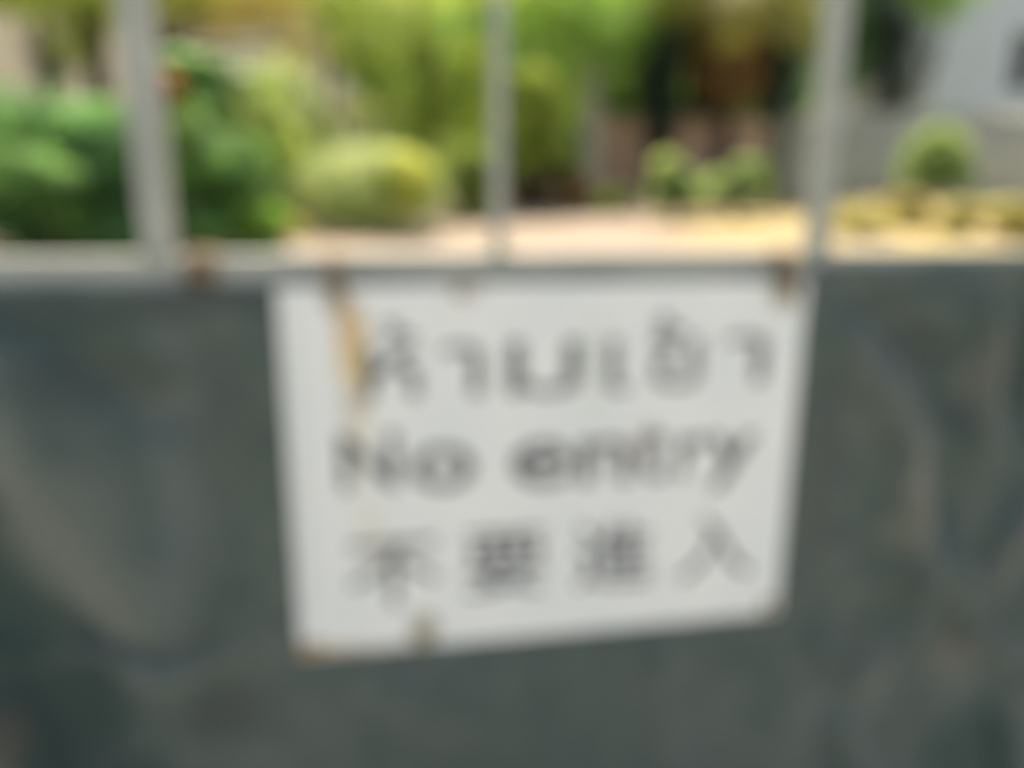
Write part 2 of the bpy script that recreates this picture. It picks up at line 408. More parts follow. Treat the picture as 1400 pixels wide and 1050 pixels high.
def cloth():
    s0, s1 = -1.14, 1.14; ztop_l = ZR - .0175
    ns, nz = 330, 230
    V = []; 
    tops = [(-1.2, -.014), (-.28, -.014), (.25, -.013), (.36, -.010), (.42, .003), (.6, .007), (1.2, .008)]
    def top(s):
        for (a, ha), (b_, hb) in zip(tops[:-1], tops[1:]):
            if s <= b_: t = max(0, (s - a) / (b_ - a)); t = t * t * (3 - 2 * t); return ZR + ha + (hb - ha) * t
        return ZR
    for j in range(nz + 1):
        q = j / nz
        for i in range(ns + 1):
            s = s0 + (s1 - s0) * i / ns
            zt = top(s) + .0015 * math.sin(s * 23); z = zt - q * (zt - .06)
            o = .021
            for bs, wd in BARS:                       # bars behind push the cloth out
                if z < .72: pass
                o += .0055 * G2(s - bs, .022) * min(1, (zt - z) * 8)
            o += .006 * G2(z - .70, .018)
            calm = .25 if (-.27 < s < .36 and z > ZR - .48) else 1.0
            for pl, wd, h in FOLDS:
                if calm < 1 and h > 0: continue
                d = seg_d(s, z, pl)
                if d < wd * 3: o += 1.8 * h * G2(d, wd) * min(1, (zt - z) * 14)
            p = Vector((s * 3.1, z * 2.2, 1.7))
            k = min(1, (zt - z) * 10) * calm
            right = max(0, min(1, (s - .38) / .15))
            o += k * (.022 * mn.noise(p) + (.007 + .012 * right) * mn.noise(p * 3.3) + (.0018 + .004 * right) * mn.noise(p * 8))
            o += k * .006 * math.sin(s * 9 + z * 2 + 2 * mn.noise(p * .7))
            o += .010; lim = .0200
            if -.37 < s < .46 and z > ZR - .52:    # flattened where the plate lies on it
                e = min(1, (s + .37) / .08, (.46 - s) / .08, (z - ZR + .52) / .05); o = o * (1 - e) + min(o, .0265) * e
            V.append((s, -max(lim, o), z))
    n = ns + 1
    F = [(j * n + i, (j + 1) * n + i, (j + 1) * n + i + 1, j * n + i + 1) for j in range(nz) for i in range(ns)]
    me = mesh_np('shade_cloth', V, F); me.polygons.foreach_set('use_smooth', [True] * len(me.polygons))
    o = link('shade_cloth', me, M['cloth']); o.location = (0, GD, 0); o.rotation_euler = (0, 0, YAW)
    sm = o.modifiers.new('thickness', 'SOLIDIFY'); sm.thickness = .0012; sm.offset = 1
    tag(o, 'dark grey-green creased sheet hung over the lower half of the gate', 'tarpaulin')
cloth()

# ------------------------------------------------------------------ the sign
def gp2(u, v, off):
    d = r2 * ((u - 700) / 1040) + u2 * ((525 - v) / 1040) + cf
    o = GO + GN * off
    t = (o - Vector((0, 0, H))).dot(GN) / d.dot(GN); p = Vector((0, 0, H)) + d * t
    return ((p - o).dot(GE), p.z)
SW, SH = .6255, .4490
_c = [gp2(*p, .031) for p in ((372, 388), (1107, 378), (1068, 840), (405, 903))]
SS = sum(p[0] for p in _c) / 4 - SW / 2; SZ = sum(p[1] for p in _c) / 4 + SH / 2
sign = empty('warning_sign', GO + GE * SS + Vector((0, 0, SZ)) + GN * .031, YAW)
tag(sign, 'white metal plate reading No entry in three scripts, rust-stained, wired to the gate rail', 'sign')
def plate():
    ns, nz = 60, 44; V = []; n = ns + 1; r = .004
    for side in (0, 1):
        for j in range(nz + 1):
            for i in range(n):
                x = SW * i / ns; z = -SH * j / nz
                V.append((x, 0.0016 * side - .004 * math.sin(x / SW * 3.1) * (j / nz) * .5 + bend(x, z), z))
    F = []; off = n * (nz + 1)
    for j in range(nz):
        for i in range(ns):
            a = j * n + i; F.append((a, a + n, a + n + 1, a + 1)); F.append((off + a, off + a + 1, off + a + n + 1, off + a + n))
    for i in range(ns):
        F.append((i, i + 1, off + i + 1, off + i)); a = nz * n + i; F.append((a, off + a, off + a + 1, a + 1))
    for j in range(nz):
        a = j * n; F.append((a, off + a, off + a + n, a + n)); a = j * n + ns; F.append((a, a + n, off + a + n, off + a))
    me = bpy.data.meshes.new('plate'); me.from_pydata(V, [], F); me.update()
    return link('plate', me, M['plate'], sign)
def bend(x, z): return .0012 * mn.noise(Vector((x * 4, z * 4, 3))) + (.0 if z > -.425 else -.05 * (z + .425) * G2(x - .150, .03))
def surf_y(x, z): return -.004 * math.sin(x / SW * 3.1) * (-z / SH) * .5 + bend(x, z)
plate()
def glyph(ch, offset=0.0):
    cu_ = bpy.data.curves.new('g', 'FONT'); cu_.body = ch; cu_.size = 1; cu_.offset = offset; cu_.resolution_u = 5
    ob = bpy.data.objects.new('g', cu_); COL.objects.link(ob)
    dg = bpy.context.evaluated_depsgraph_get(); dg.update()
    me = bpy.data.meshes.new_from_object(ob.evaluated_get(dg))
    V = [v.co.copy() for v in me.vertices]; F = [tuple(p.vertices) for p in me.polygons]
    bpy.data.objects.remove(ob); bpy.data.curves.remove(cu_); bpy.data.meshes.remove(me)
    return V, F
def sp(u, v):                                # photo point -> plate coordinates
    s, z = gp2(u, v, .032); return s - SS, z - SZ
def gp2(u, v, off):
    d = r2 * ((u - 700) / 1040) + u2 * ((525 - v) / 1040) + cf
    o = GO + GN * off
    t = (o - Vector((0, 0, H))).dot(GN) / d.dot(GN); p = Vector((0, 0, H)) + d * t
    return ((p - o).dot(GE), p.z)
LINES = [
    ('thai', [('\u0e2b', (496, 474, 574, 545)), ('\u0e49', (524, 440, 568, 466)), ('\u0e32', (604, 470, 660, 541)), ('\u0e21', (694, 466, 794, 540)),
              ('\u0e40', (829, 464, 862, 536)), ('\u0e02', (890, 462, 958, 531)), ('\u0e49', (896, 431, 938, 458)), ('\u0e32', (992, 456, 1048, 524))], .006),
    ('latin', [('N', (464, 592, 544, 669)), ('o', (563, 610, 648, 669)), ('e', (700, 603, 780, 664)), ('n', (792, 600, 862, 659)),
               ('t', (872, 580, 912, 656)), ('r', (927, 596, 966, 652)), ('y', (966, 593, 1034, 668))], .013),
    ('han', [('\u4e0d', (476, 740, 600, 828)), ('\u8981', (636, 726, 746, 812)), ('\u9032', (786, 714, 892, 801)), ('\u5165', (926, 704, 1028, 790))], .005),
]
for key, gl, off in LINES:
    for ch, (x0, y0, x1, y1) in gl:
        V, F = glyph(ch, off)
        if not V: print('NO GLYPH', ch); continue
        ax0 = min(v.x for v in V); ax1 = max(v.x for v in V); ay0 = min(v.y for v in V); ay1 = max(v.y for v in V)
        um, vm = (x0 + x1) / 2, (y0 + y1) / 2
        px0, _ = sp(x0, vm); px1, _ = sp(x1, vm); _, pz0 = sp(um, y1); _, pz1 = sp(um, y0)
        vs = []
        for v in V:
            x = px0 + (v.x - ax0) / (ax1 - ax0) * (px1 - px0); z = pz0 + (v.y - ay0) / (ay1 - ay0) * (pz1 - pz0)
            vs.append(Vector((x, surf_y(x, z) - .0007, z)))
        b = MB(); b.add(vs, F); b.build('letter', M['pale_ink' if key == 'thai' else 'ink'], sign)
# bolt, wire ties
def bolt(x, z):
    b = MB(); y = surf_y(x, z)
    b.tube([(x, y - .0035, z), (x, y - .001, z)], .0055, 10); b.tube([(x, y - .0048, z), (x, y - .0035, z)], .0035, 6)
    b.build('bolt', M['rust'], sign)
for x, z in ((.150, -.434), (.016, -.437), (.611, -.438), (.198, -.010)): bolt(x, z)
def tie(x, zlow, lean=0.0, rad=.0022, name='wire_tie', wraps=3):
    b = MB(); z0 = ZR - SZ
    for k in range(wraps):
        pts = []; dx = (k - (wraps - 1) / 2) * .0052
        for a in range(25):
            th = 2 * math.pi * a / 24
            yy = .010 - .0235 * math.cos(th) + .018; zc = (z0 + .018 + zlow) / 2; hz = (z0 + .021 - zlow) / 2
            pts.append((x + dx + lean * (1 - math.sin(th)) * .5, yy - .018, zc + hz * math.sin(th)))
        b.tube(pts, rad, 6)
    b.tube([(x, -.014, zlow + .012), (x + .008, -.016, zlow + .004), (x + .013, -.015, zlow - .008)], rad, 6)
    return b.build(name, M['rust'], sign)
tie(.060, -.012, .006); tie(.594, -.020, .003, .003, wraps=4)
# a wire wound round the rail on its own, left of the sign
b = MB()
for k in range(5):
    pts = []
    s = gp(262 + k * 9, 375)[0]
    for a in range(25):
        th = 2 * math.pi * a / 24
        pts.append((s + .002 * math.sin(th * 2), -.0225 * math.cos(th), ZR + .0225 * math.sin(th)))
    b.tube(pts, .0028, 6)
s = gp(280, 375)[0]
b.tube([(s, -.024, ZR), (s + .01, -.028, ZR - .012), (s + .004, -.026, ZR - .028)], .0024, 6)
wt = b.build('wire_tie', M['rust']); wt.location = (0, GD, 0); wt.rotation_euler = (0, 0, YAW)
tag(wt, 'rusty wire wound round the gate rail left of the white sign', 'wire')

# ------------------------------------------------------------------ foliage builders
def leaves(P, Nn, size, aspect=.45, rng=RNG, droop=.0):
    n = len(P)
    r = rng.normal(size=(n, 3)); t = np.cross(Nn, r); t /= np.linalg.norm(t, axis=1)[:, None] + 1e-9
    t[:, 2] -= droop; t /= np.linalg.norm(t, axis=1)[:, None]
    s = np.cross(t, Nn); s /= np.linalg.norm(s, axis=1)[:, None] + 1e-9
    L = size * rng.uniform(.6, 1.3, n)[:, None]; W = L * aspect * .5
    nn = np.cross(s, t)
    a = P - t * L * .5; c = P + t * L * .5 - nn * L * .12
    l = P - s * W + nn * W * .35; q = P + s * W + nn * W * .35
    V = np.stack([a, l, c, q], 1).reshape(-1, 3)
    i = np.arange(n) * 4
    F = np.stack([np.stack([i, i + 1, i + 2], 1), np.stack([i, i + 2, i + 3], 1)], 1).reshape(-1, 3)
    return V, F
def crown_pts(lobes, n, rng=RNG, shell=.45):
    """lobes: (cx,cy,cz, rx,ry,rz). Leaves sit through each lobe, most of them near its skin, in small sprays."""
    vol = np.array([l[3] * l[4] * l[5] for l in lobes]) ** (2 / 3); vol /= vol.sum()
    idx = rng.choice(len(lobes), n, p=vol); L = np.array(lobes)[idx]
    ns = max(6, n // 22); # sprays
    sd = rng.normal(size=(ns, 3)); sd /= np.linalg.norm(sd, axis=1)[:, None]
    k = rng.integers(0, ns, n); d = sd[k] + rng.normal(size=(n, 3)) * .16; d /= np.linalg.norm(d, axis=1)[:, None]
    rad = 1 - shell * rng.random(n) ** 1.7 + rng.normal(size=n) * .05
    sprad = rng.uniform(.82, 1.15, ns)[k]
    P = L[:, :3] + d * L[:, 3:] * (rad * sprad)[:, None]
    nn = d + rng.normal(size=(n, 3)) * .45 + np.array([0, 0, .95]); nn /= np.linalg.norm(nn, axis=1)[:, None]
    return P, nn
def lobes_for(w, h, k, rng=RNG, z0=.12, dep=None):
    dep = dep or w; out = []
    for i in range(k):
        a = rng.uniform(0, 2 * math.pi); q = math.sqrt(rng.random()) * .62
        zz = z0 + rng.random() * (.78 - z0)
        sh = 1 - .45 * max(0, zz - .3)
        r = rng.uniform(.20, .34)
        out.append((math.cos(a) * q * w / 2 * sh, math.sin(a) * q * dep / 2 * sh, h * zz, w * r, dep * r, h * r * .8))
    return out
def stem_mesh(h, w, n, r0, rng, mat, root, name='stem', base=0.0):
    for i in range(n):
        b = MB(); a = rng.uniform(0, 6.28); rr = w * .28 * rng.uniform(.3, 1)
        pts = [(math.cos(a) * .05, math.sin(a) * .05, base - .05), (math.cos(a) * rr * .4, math.sin(a) * rr * .4, h * .35), (math.cos(a + .3) * rr, math.sin(a + .3) * rr, h * .75)]
        b.tube(pts, [r0, r0 * .7, r0 * .3], 7); b.build(name, mat, root)
def shrub(name, label, cat, u, y, wd, h, n, size, mat, k=14, group=None, aspect=.45, seed=1, shell=.5, lob=None, stems=3, z=None, dep=None, extra=None):
    rng = np.random.default_rng(seed); x = X(u, y)
    root = empty(name, (x, y, ground_z(x, y) if z is None else z)); tag(root, label, cat, group)
    lb = lob or lobes_for(wd, h, k, rng, dep=dep)
    if lob is None:
        f = (wd / 2) / (max(abs(q[0]) + q[3] for q in lb)); g = h / max(q[2] + q[5] for q in lb)
        lb = [(q[0] * f, q[1] * f, q[2] * g, q[3] * f, q[4] * f, q[5] * g) for q in lb]
    P, nn = crown_pts(lb, n, rng, shell); ok = P[:, 2] > .02; P = P[ok]; nn = nn[ok]
    V, F = leaves(P, nn, size, aspect, rng)
    link('foliage', mesh_np(name, V, F), LG[mat], root)
    for nm, mt, nlobes, cnt, sz in (extra or []):
        P, nn = crown_pts(nlobes, cnt, rng, shell); V, F = leaves(P, nn, sz, .5, rng)
        link(nm, mesh_np(nm, V, F), LG[mt], root)
    stem_mesh(h, wd, stems, .02 + h * .012, rng, M['bark'], root)
    return root
def tree(name, label, u, y, lobes, n, size, mat, trunk, tr=.14, seed=1, group=None, bark='bark', limbs=5, aspect=.42, shell=.6, cat='tree'):
    """lobes and trunk points in metres relative to the tree's foot (x, y, z)"""
    rng = np.random.default_rng(seed); x = X(u, y)
    root = empty(name, (x, y, ground_z(x, y))); tag(root, label, cat, group)
    P, nn = crown_pts(lobes, n, rng, shell); V, F = leaves(P, nn, size, aspect, rng)
    link('crown', mesh_np(name, V, F), LG[mat], root)
    b = MB(); k = len(trunk); b.tube(trunk, [tr * (1.25 if i == 0 else 1 - .55 * i / (k - 1)) for i in range(k)], 10); b.build('trunk', M[bark], root)
    top = Vector(trunk[-1]); mid = Vector(trunk[-2])
    for i in range(limbs):
        q = Vector(lobes[rng.integers(len(lobes))][:3]); s = mid.lerp(top, rng.random())
        b = MB(); b.tube([s, s.lerp(q, .5) + Vector((0, 0, -.1)), q], [tr * .4, tr * .28, tr * .1], 6); b.build('limb', M[bark], root)
    return root
def L3(u, v, y, u0, wpx, hpx, dep=1.0, dy=0.0, foot=None):
    """a lobe given by where it shows in the photo: centre (u,v), size in px, for a plant standing at u0, depth y"""
    p = at(u, v, y + dy); s = (y + dy) / 1040 / math.cos(PITCH)
    x0 = X(u0, y)
    return (p.x - x0, dy, p.z - ground_z(x0, y), wpx / 2 * s, max(wpx, hpx) / 2 * s * dep, hpx / 2 * s)

def palm(name, label, u, y, trunk_h, nf, flen, mat, bark, tr, seed, dead=0, dlen=1.2, lean=(0, 0), spread=1.0, leafw=.05, z=None):
    rng = np.random.default_rng(seed); x = X(u, y)
    root = empty(name, (x, y, ground_z(x, y))); tag(root, label, 'palm')
    top = Vector((lean[0], lean[1], trunk_h))
    b = MB(); pts = []; rad = []
    for i in range(15):
        t = i / 14; pts.append(Vector((lean[0] * t * t, lean[1] * t * t, trunk_h * t - .05 * (i == 0)))); rad.append(tr * (1.15 - .35 * t) * (1.0 + .06 * (i % 2)))
    b.tube(pts, rad, 10); b.build('trunk', M[bark], root)
    def frond(nm, az, el, ln, droop, mt):
        d = Vector((math.cos(az) * math.cos(el), math.sin(az) * math.cos(el), math.sin(el))); P = [top.copy()]; n = 12
        for i in range(n): d = (d + Vector((0, 0, -droop / n * (1 + i / n)))).normalized(); P.append(P[-1] + d * ln / n)
        b = MB(); b.tube(P, [.018 * (1 - .8 * i / n) for i in range(n + 1)], 4)
        for i in range(2, n * 2 + 1):
            t = i / (n * 2); k = min(int(t * n), n - 1); p = P[k].lerp(P[k + 1], t * n - k); tg = (P[k + 1] - P[k]).normalized()
            sd_ = tg.cross(Vector((0, 0, 1)));  sd_ = sd_.normalized() if sd_.length > .05 else Vector((1, 0, 0))
            ll = ln * .30 * math.sin(math.pi * (t * .85 + .12))
            for sg in (-1, 1):
                q = (sd_ * sg + tg * .7 + Vector((0, 0, -.35 + rng.uniform(-.2, .2)))).normalized(); wv = tg * leafw * .5
                e = p + q * ll; e.z -= ll * .15
                m_ = p + q * ll * .5
                b.add([p - wv * .5, p + wv * .5, m_ + wv, m_ - wv, e], [(0, 1, 2, 3), (3, 2, 4)])
        b.build(nm, LG[mt], root)
    for i in range(nf):
        az = i * 2.399 + rng.uniform(-.3, .3); el = rng.uniform(.0, 1.2) * spread
        frond('frond', az, el, flen * rng.uniform(.8, 1.1), rng.uniform(1.1, 1.9), mat)
    for i in range(dead):
        az = i * 2.399 + rng.uniform(-.3, .3)
        frond('dead_frond', az, rng.uniform(-1.0, -.2), dlen * rng.uniform(.7, 1.1), rng.uniform(1.6, 3), 'dead')
    return root

# ------------------------------------------------------------------ left of the drive
sh = 'shrubs massed left of the drive'
Y = 12.0
shrub('leafy_shrub', 'dark green broad-leaved shrub at the far left edge, shaded at its foot', 'shrub', 20, Y, 2.6, 2.5, 9000, .15, 'deep', seed=3, group=sh,
      lob=[L3(20, 165, Y, 20, 180, 90), L3(60, 215, Y, 20, 150, 110), L3(-20, 250, Y, 20, 150, 120), L3(80, 290, Y, 20, 150, 90), L3(60, 310, Y, 20, 180, 60), L3(-90, 190, Y, 20, 170, 160), L3(-100, 290, Y, 20, 170, 130)])
shrub('leafy_shrub', 'light green low shrub in front of the dark one at far left', 'shrub', 55, 11.0, 1.6, 1.3, 4200, .13, 'fresh2', seed=4, group=sh,
      lob=[L3(20, 235, 11.0, 55, 120, 70), L3(70, 255, 11.0, 55, 110, 80), L3(100, 290, 11.0, 55, 60, 50)])
shrub('leafy_shrub', 'bluish green bushy shrub just left of the thick left gate bar', 'shrub', 140, 11.8, 1.7, 2.2, 7000, .14, 'teal', seed=5, group=sh,
      lob=[L3(140, 185, 11.8, 140, 110, 90), L3(120, 235, 11.8, 140, 120, 110), L3(165, 215, 11.8, 140, 90, 120), L3(150, 290, 11.8, 140, 110, 80), L3(150, 318, 11.8, 140, 130, 46)])
shrub('leafy_shrub', 'broad green shrub just right of the thick left gate bar', 'shrub', 285, 12.0, 2.0, 2.0, 8000, .15, 'fresh2', seed=6, group=sh,
      lob=[L3(265, 190, 12.0, 285, 110, 90), L3(300, 225, 12.0, 285, 140, 100), L3(250, 260, 12.0, 285, 110, 110), L3(330, 270, 12.0, 285, 90, 90), L3(280, 305, 12.0, 285, 150, 60), L3(250, 325, 12.0, 285, 100, 40)])
shrub('leafy_shrub', 'small bright green bush at the foot of the drive edge', 'shrub', 352, 11.3, .9, .75, 2600, .11, 'bright', seed=7, k=9, group=sh)
shrub('leafy_shrub', 'yellow-green twiggy shrub between the young palm and the round bush', 'shrub', 300, 12.8, 1.2, 2.0, 3800, .12, 'olive', seed=17, group=sh,
      lob=[L3(345, 175, 12.8, 300, 90, 120), L3(300, 140, 12.8, 300, 60, 60)])
fl = shrub('flowering_shrub', 'shrub with an orange flower cluster beside the left gate bar', 'shrub', 228, 11.6, .7, 2.4, 2600, .12, 'mid', seed=8,
      lob=[L3(236, 190, 11.6, 228, 70, 110), L3(228, 165, 11.6, 228, 50, 70)],
      extra=[('flower_cluster', 'flower', [L3(230, 122, 11.0, 228, 36, 56)], 900, .10)])
palm('young_palm', 'young palm with bluish green fronds and a yellowish stem among shrubs', 292, 12.6, 2.55, 30, .95, 'fresh2', 'yellow_bark', .11, 21, spread=1.0, leafw=.10)
shrub('clipped_bush', 'round clipped pale yellow-green bush beside the sandy drive', 'shrub', 502, 14.6, 2.75, 1.75, 15000, .085, 'pale', seed=9, shell=.3, stems=4,
      lob=[(0, 0, .78, 1.42, 1.3, .74), (.2, 0, .74, 1.3, 1.1, .74), (-.45, .1, .72, 1.1, 1.0, .64), (.65, -.1, .62, .8, .9, .56)],
      extra=[('lime_growth', 'lime', [(.82, -.80, .92, .50, .42, .46)], 2600, .085)])
shrub('loose_shrub', 'pale green loose shrub standing behind the round bush', 'shrub', 415, 16.5, 1.7, 3.0, 4200, .13, 'pale', seed=10,
      lob=[L3(400, 155, 16.5, 415, 90, 110), L3(385, 110, 16.5, 415, 70, 70), L3(430, 190, 16.5, 415, 70, 60)])
shrub('loose_shrub', 'dark olive shrub tucked at the left foot of the round bush', 'shrub', 392, 14.9, .9, 1.6, 2600, .12, 'olive', seed=12,
      lob=[L3(392, 215, 14.9, 392, 50, 90), L3(400, 260, 14.9, 392, 50, 60)])
shrub('ground_plant', 'low yellowing plant on the sand below the round bush', 'plant', 398, 13.4, .8, .32, 900, .09, 'yellow', seed=13, k=7, stems=2)

# trees on the left, trunks dark against the cream house
Y = 19
tree('shade_tree', 'dark-trunked tree at upper left, its olive crown across the top', 148, Y,
     [L3(60, -5, Y, 148, 150, 60), L3(140, 5, Y, 148, 120, 60), L3(230, -30, Y, 148, 160, 90), L3(120, -60, Y, 148, 260, 90), L3(20, -60, Y, 148, 200, 110), L3(105, 60, Y, 148, 70, 60)],
     9000, .17, 'olive', [(0, 0, -.1), (-.15, 0, 1.2), (.05, .1, 2.6), (-.1, .2, 4.6)], .40, 31, bark='dark_bark')
tree('shade_tree', 'thin dark leaning tree left of the thick left gate bar', 70, 21,
     [L3(75, 60, 21, 70, 80, 70), L3(70, 90, 21, 70, 60, 60), L3(50, -40, 21, 70, 200, 90), L3(-40, -30, 21, 70, 160, 90)],
     3600, .17, 'dark', [(0, 0, -.1), (.1, 0, 1.5), (.25, .1, 3.0), (.1, .2, 5.0)], .24, 32, bark='dark_bark')
tree('shade_tree', 'dark-stemmed tree with khaki leaves right of the left gate bar', 236, 20,
     [L3(300, 15, 20, 236, 150, 60), L3(370, 5, 20, 236, 120, 60), L3(330, -50, 20, 236, 300, 90), L3(255, -10, 20, 236, 90, 60), L3(410, 60, 20, 236, 80, 60)],
     6500, .17, 'khaki', [(0, 0, -.1), (.05, 0, 1.5), (-.1, .1, 3.2), (.1, .2, 5.0)], .20, 33, bark='dark_bark')
# the big light-green tree in the middle
Y = 19.5
tree('leafy_tree', 'large light olive-green tree left of the middle gate bar', 590, Y,
     [L3(492, 8, Y, 590, 90, 70), L3(560, 26, Y, 590, 90, 70), L3(525, 70, Y, 590, 80, 50), L3(648, 68, Y, 590, 80, 56), L3(610, 118, Y, 590, 80, 56),
      L3(552, 128, Y, 590, 90, 44), L3(505, 150, Y, 590, 70, 50), L3(655, 140, Y, 590, 60, 80), L3(632, 200, Y, 590, 70, 80), L3(575, 180, Y, 590, 70, 40), L3(560, -40, Y, 590, 260, 60), L3(690, -30, Y, 590, 160, 60),
      L3(470, 70, Y, 590, 44, 60), L3(600, 160, Y, 590, 60, 44), L3(540, 165, Y, 590, 50, 40), L3(585, 70, Y, 590, 50, 50)],
     9500, .17, 'olive', [(0, 0, -.1), (.1, 0, 1.2), (.0, .1, 2.6), (-.2, .1, 4.8)], .17, 34, limbs=8)
tree('leafy_tree', 'deep green tree crown seen through gaps of the light olive tree', 455, 23,
     [L3(462, 20, 23, 455, 80, 90), L3(510, 95, 23, 455, 60, 70), L3(430, -30, 23, 455, 140, 90), L3(560, 60, 23, 455, 160, 120), L3(620, 190, 23, 455, 140, 120), L3(550, 190, 23, 455, 120, 60)],
     7500, .19, 'mid', [(0, 0, -.1), (-.1, 0, 1.5), (.1, .1, 3.5), (0, .2, 5.2)], .2, 35, bark='dark_bark')
tree('dark_tree', 'dark shaded tree filling the gaps of the light olive tree', 560, 24.5,
     [L3(500, 100, 24.5, 560, 60, 50), L3(560, 90, 24.5, 560, 90, 60), L3(620, 30, 24.5, 560, 60, 80), L3(650, 15, 24.5, 560, 60, 50), L3(580, 150, 24.5, 560, 100, 60), L3(650, 220, 24.5, 560, 80, 70), L3(560, 220, 24.5, 560, 90, 60)],
     6000, .18, 'deep', [(0, 0, -.1), (-.1, 0, 1.5), (.1, .1, 3.5), (0, .2, 5.2)], .2, 36, bark='dark_bark')
# ------------------------------------------------------------------ right of the middle bar
shrub('tall_shrub', 'upright yellow-green shrub right behind the middle gate bar', 'shrub', 738, 18, 1.7, 3.4, 5200, .14, 'bright2', seed=41, stems=4,
      lob=[L3(722, 112, 18, 738, 66, 44), L3(752, 142, 18, 738, 56, 56), L3(725, 165, 18, 738, 60, 50), L3(750, 195, 18, 738, 50, 46), L3(722, 215, 18, 738, 46, 40)])
shrub('tall_shrub', 'bright green shrub with crown reaching the top of view right of middle bar', 'shrub', 748, 20.5, 2.2, 5.2, 7000, .15, 'mid', seed=42, stems=4,
      lob=[L3(735, 10, 20.5, 748, 80, 50), L3(785, 32, 20.5, 748, 70, 50), L3(845, 95, 20.5, 748, 56, 60), L3(815, 60, 20.5, 748, 50, 40), L3(868, 40, 20.5, 748, 60, 70), L3(840, -30, 20.5, 748, 200, 60)])
tree('dark_tree', 'dark-stemmed shady tree beside the hanging palm', 912, 23.6,
     [L3(905, 80, 23.6, 912, 80, 120), L3(905, 150, 23.6, 912, 66, 110), L3(900, 200, 23.6, 912, 50, 60), L3(1060, 110, 23.6, 912, 60, 120), L3(980, 40, 23.6, 912, 150, 110), L3(830, 85, 23.6, 912, 60, 60), L3(960, -30, 23.6, 912, 260, 90), L3(1075, 50, 23.6, 912, 70, 140)],
     9000, .18, 'dark', [(0, 0, -.1), (-.05, 0, 1.2), (-.1, .1, 2.6), (.1, .2, 5)], .36, 43, bark='dark_bark')
palm('hanging_palm', 'palm with a brown skirt of dead fronds over a thin trunk', 985, 22.1, 5.55, 40, 3.5, 'palm', 'bark', .17, 44, dead=46, dlen=3.0, leafw=.11)
palm('hanging_palm', 'green fronded palm behind the one with dead brown fronds', 940, 25.0, 6.2, 20, 2.6, 'mid', 'dark_bark', .14, 45, dead=0, leafw=.09)
shrub('leafy_shrub', 'low olive shrub at the foot of the large tree, left of the middle bar', 'shrub', 640, 16.6, 1.6, 1.7, 5200, .13, 'olive', seed=46, k=10)
shrub('leafy_shrub', 'brownish low hedge plant at the back edge of the sand behind the middle bar', 'shrub', 722, 18.4, 2.3, .75, 3600, .12, 'brown', seed=47, k=12)
tree('dark_tree', 'near-black ivy-clad trunk standing left of the palm with the dead fronds', 898, 21.2,
     [L3(895, 90, 21.2, 898, 56, 90), L3(905, 140, 21.2, 898, 50, 80), L3(902, 185, 21.2, 898, 40, 60), L3(885, 60, 21.2, 898, 50, 50), L3(915, 55, 21.2, 898, 50, 60)],
     5200, .15, 'dark', [(0, 0, -.1), (.02, 0, 1.2), (-.08, 0, 2.6), (.05, 0, 4.2)], .34, 48, bark='dark_bark', limbs=3)
tree('dark_tree', 'dark shady bush between the palm trunk and the right gate bar', 1058, 21.4,
     [L3(1062, 110, 21.4, 1058, 36, 90), L3(1060, 60, 21.4, 1058, 50, 70), L3(965, 150, 21.4, 1058, 40, 30), L3(1058, 150, 21.4, 1058, 26, 40)],
     2200, .15, 'dark', [(0, 0, -.1), (.02, 0, 1.2), (-.03, 0, 2.6), (.05, 0, 4.0)], .12, 49, bark='dark_bark', limbs=2)
# pinkish low wall with pale post
Yw = 22.5
def box_thing(name, label, cat, parts, x, y, rz=0, z=None):
    root = empty(name, (x, y, ground_z(x, y) if z is None else z), rz); tag(root, label, cat)
    for nm, c, d, mt, bv in parts:
        b = MB(); b.box(c, d, bv); b.build(nm, M[mt], root)
    return root
box_thing('low_wall', 'pinkish plaster wall seen under the trees right of the middle bar', 'wall',
          [('wall_face', (1.35, 0, 1.05), (5.1, .2, 2.2), 'pinkwall', .01), ('coping', (1.35, 0, 2.195), (5.2, .3, .09), 'concrete', .01), ('plinth', (1.35, 0, .0), (5.16, .28, .4), 'concrete', .01)], X(855, Yw), Yw)
box_thing('concrete_post', 'pale grey post at the left end of the pinkish wall', 'post',
          [('shaft', (0, 0, 1.75), (.42, .42, 3.6), 'concrete', .02), ('cap', (0, 0, 3.60), (.54, .54, .12), 'concrete', .015)], X(808, Yw - .6), Yw - .6)
shrub('ground_plant', 'small brown dry plant at the foot of the yellow-green shrub', 'plant', 785, 17.4, 1.1, .95, 1100, .12, 'dead', seed=51, k=8, stems=3)
shrub('ground_plant', 'dark green low plant below the pinkish wall', 'plant', 845, 17.4, 1.6, .5, 2400, .12, 'bright2', seed=52, k=9, stems=3)
shrub('garden_shrub', 'bluish green small shrub at the edge of the sand', 'shrub', 925, 16.0, 1.25, 1.15, 3600, .12, 'fresh', seed=53, k=9, stems=3,
      shell=.8, lob=[L3(912, 232, 16, 925, 36, 40), L3(932, 244, 16, 925, 34, 30), L3(905, 262, 16, 925, 34, 34), L3(945, 262, 16, 925, 50, 26), L3(922, 276, 16, 925, 34, 22)])
shrub('garden_shrub', 'yellow-green rounded shrub below the dead palm fronds', 'shrub', 1005, 16.4, 1.7, 1.15, 5200, .11, 'fresh', seed=54, k=10, stems=3,
      shell=.8, lob=[L3(985, 250, 16.4, 1005, 46, 26), L3(1022, 236, 16.4, 1005, 44, 36), L3(1000, 262, 16.4, 1005, 60, 22), L3(1036, 256, 16.4, 1005, 36, 30), L3(965, 262, 16.4, 1005, 36, 20)])

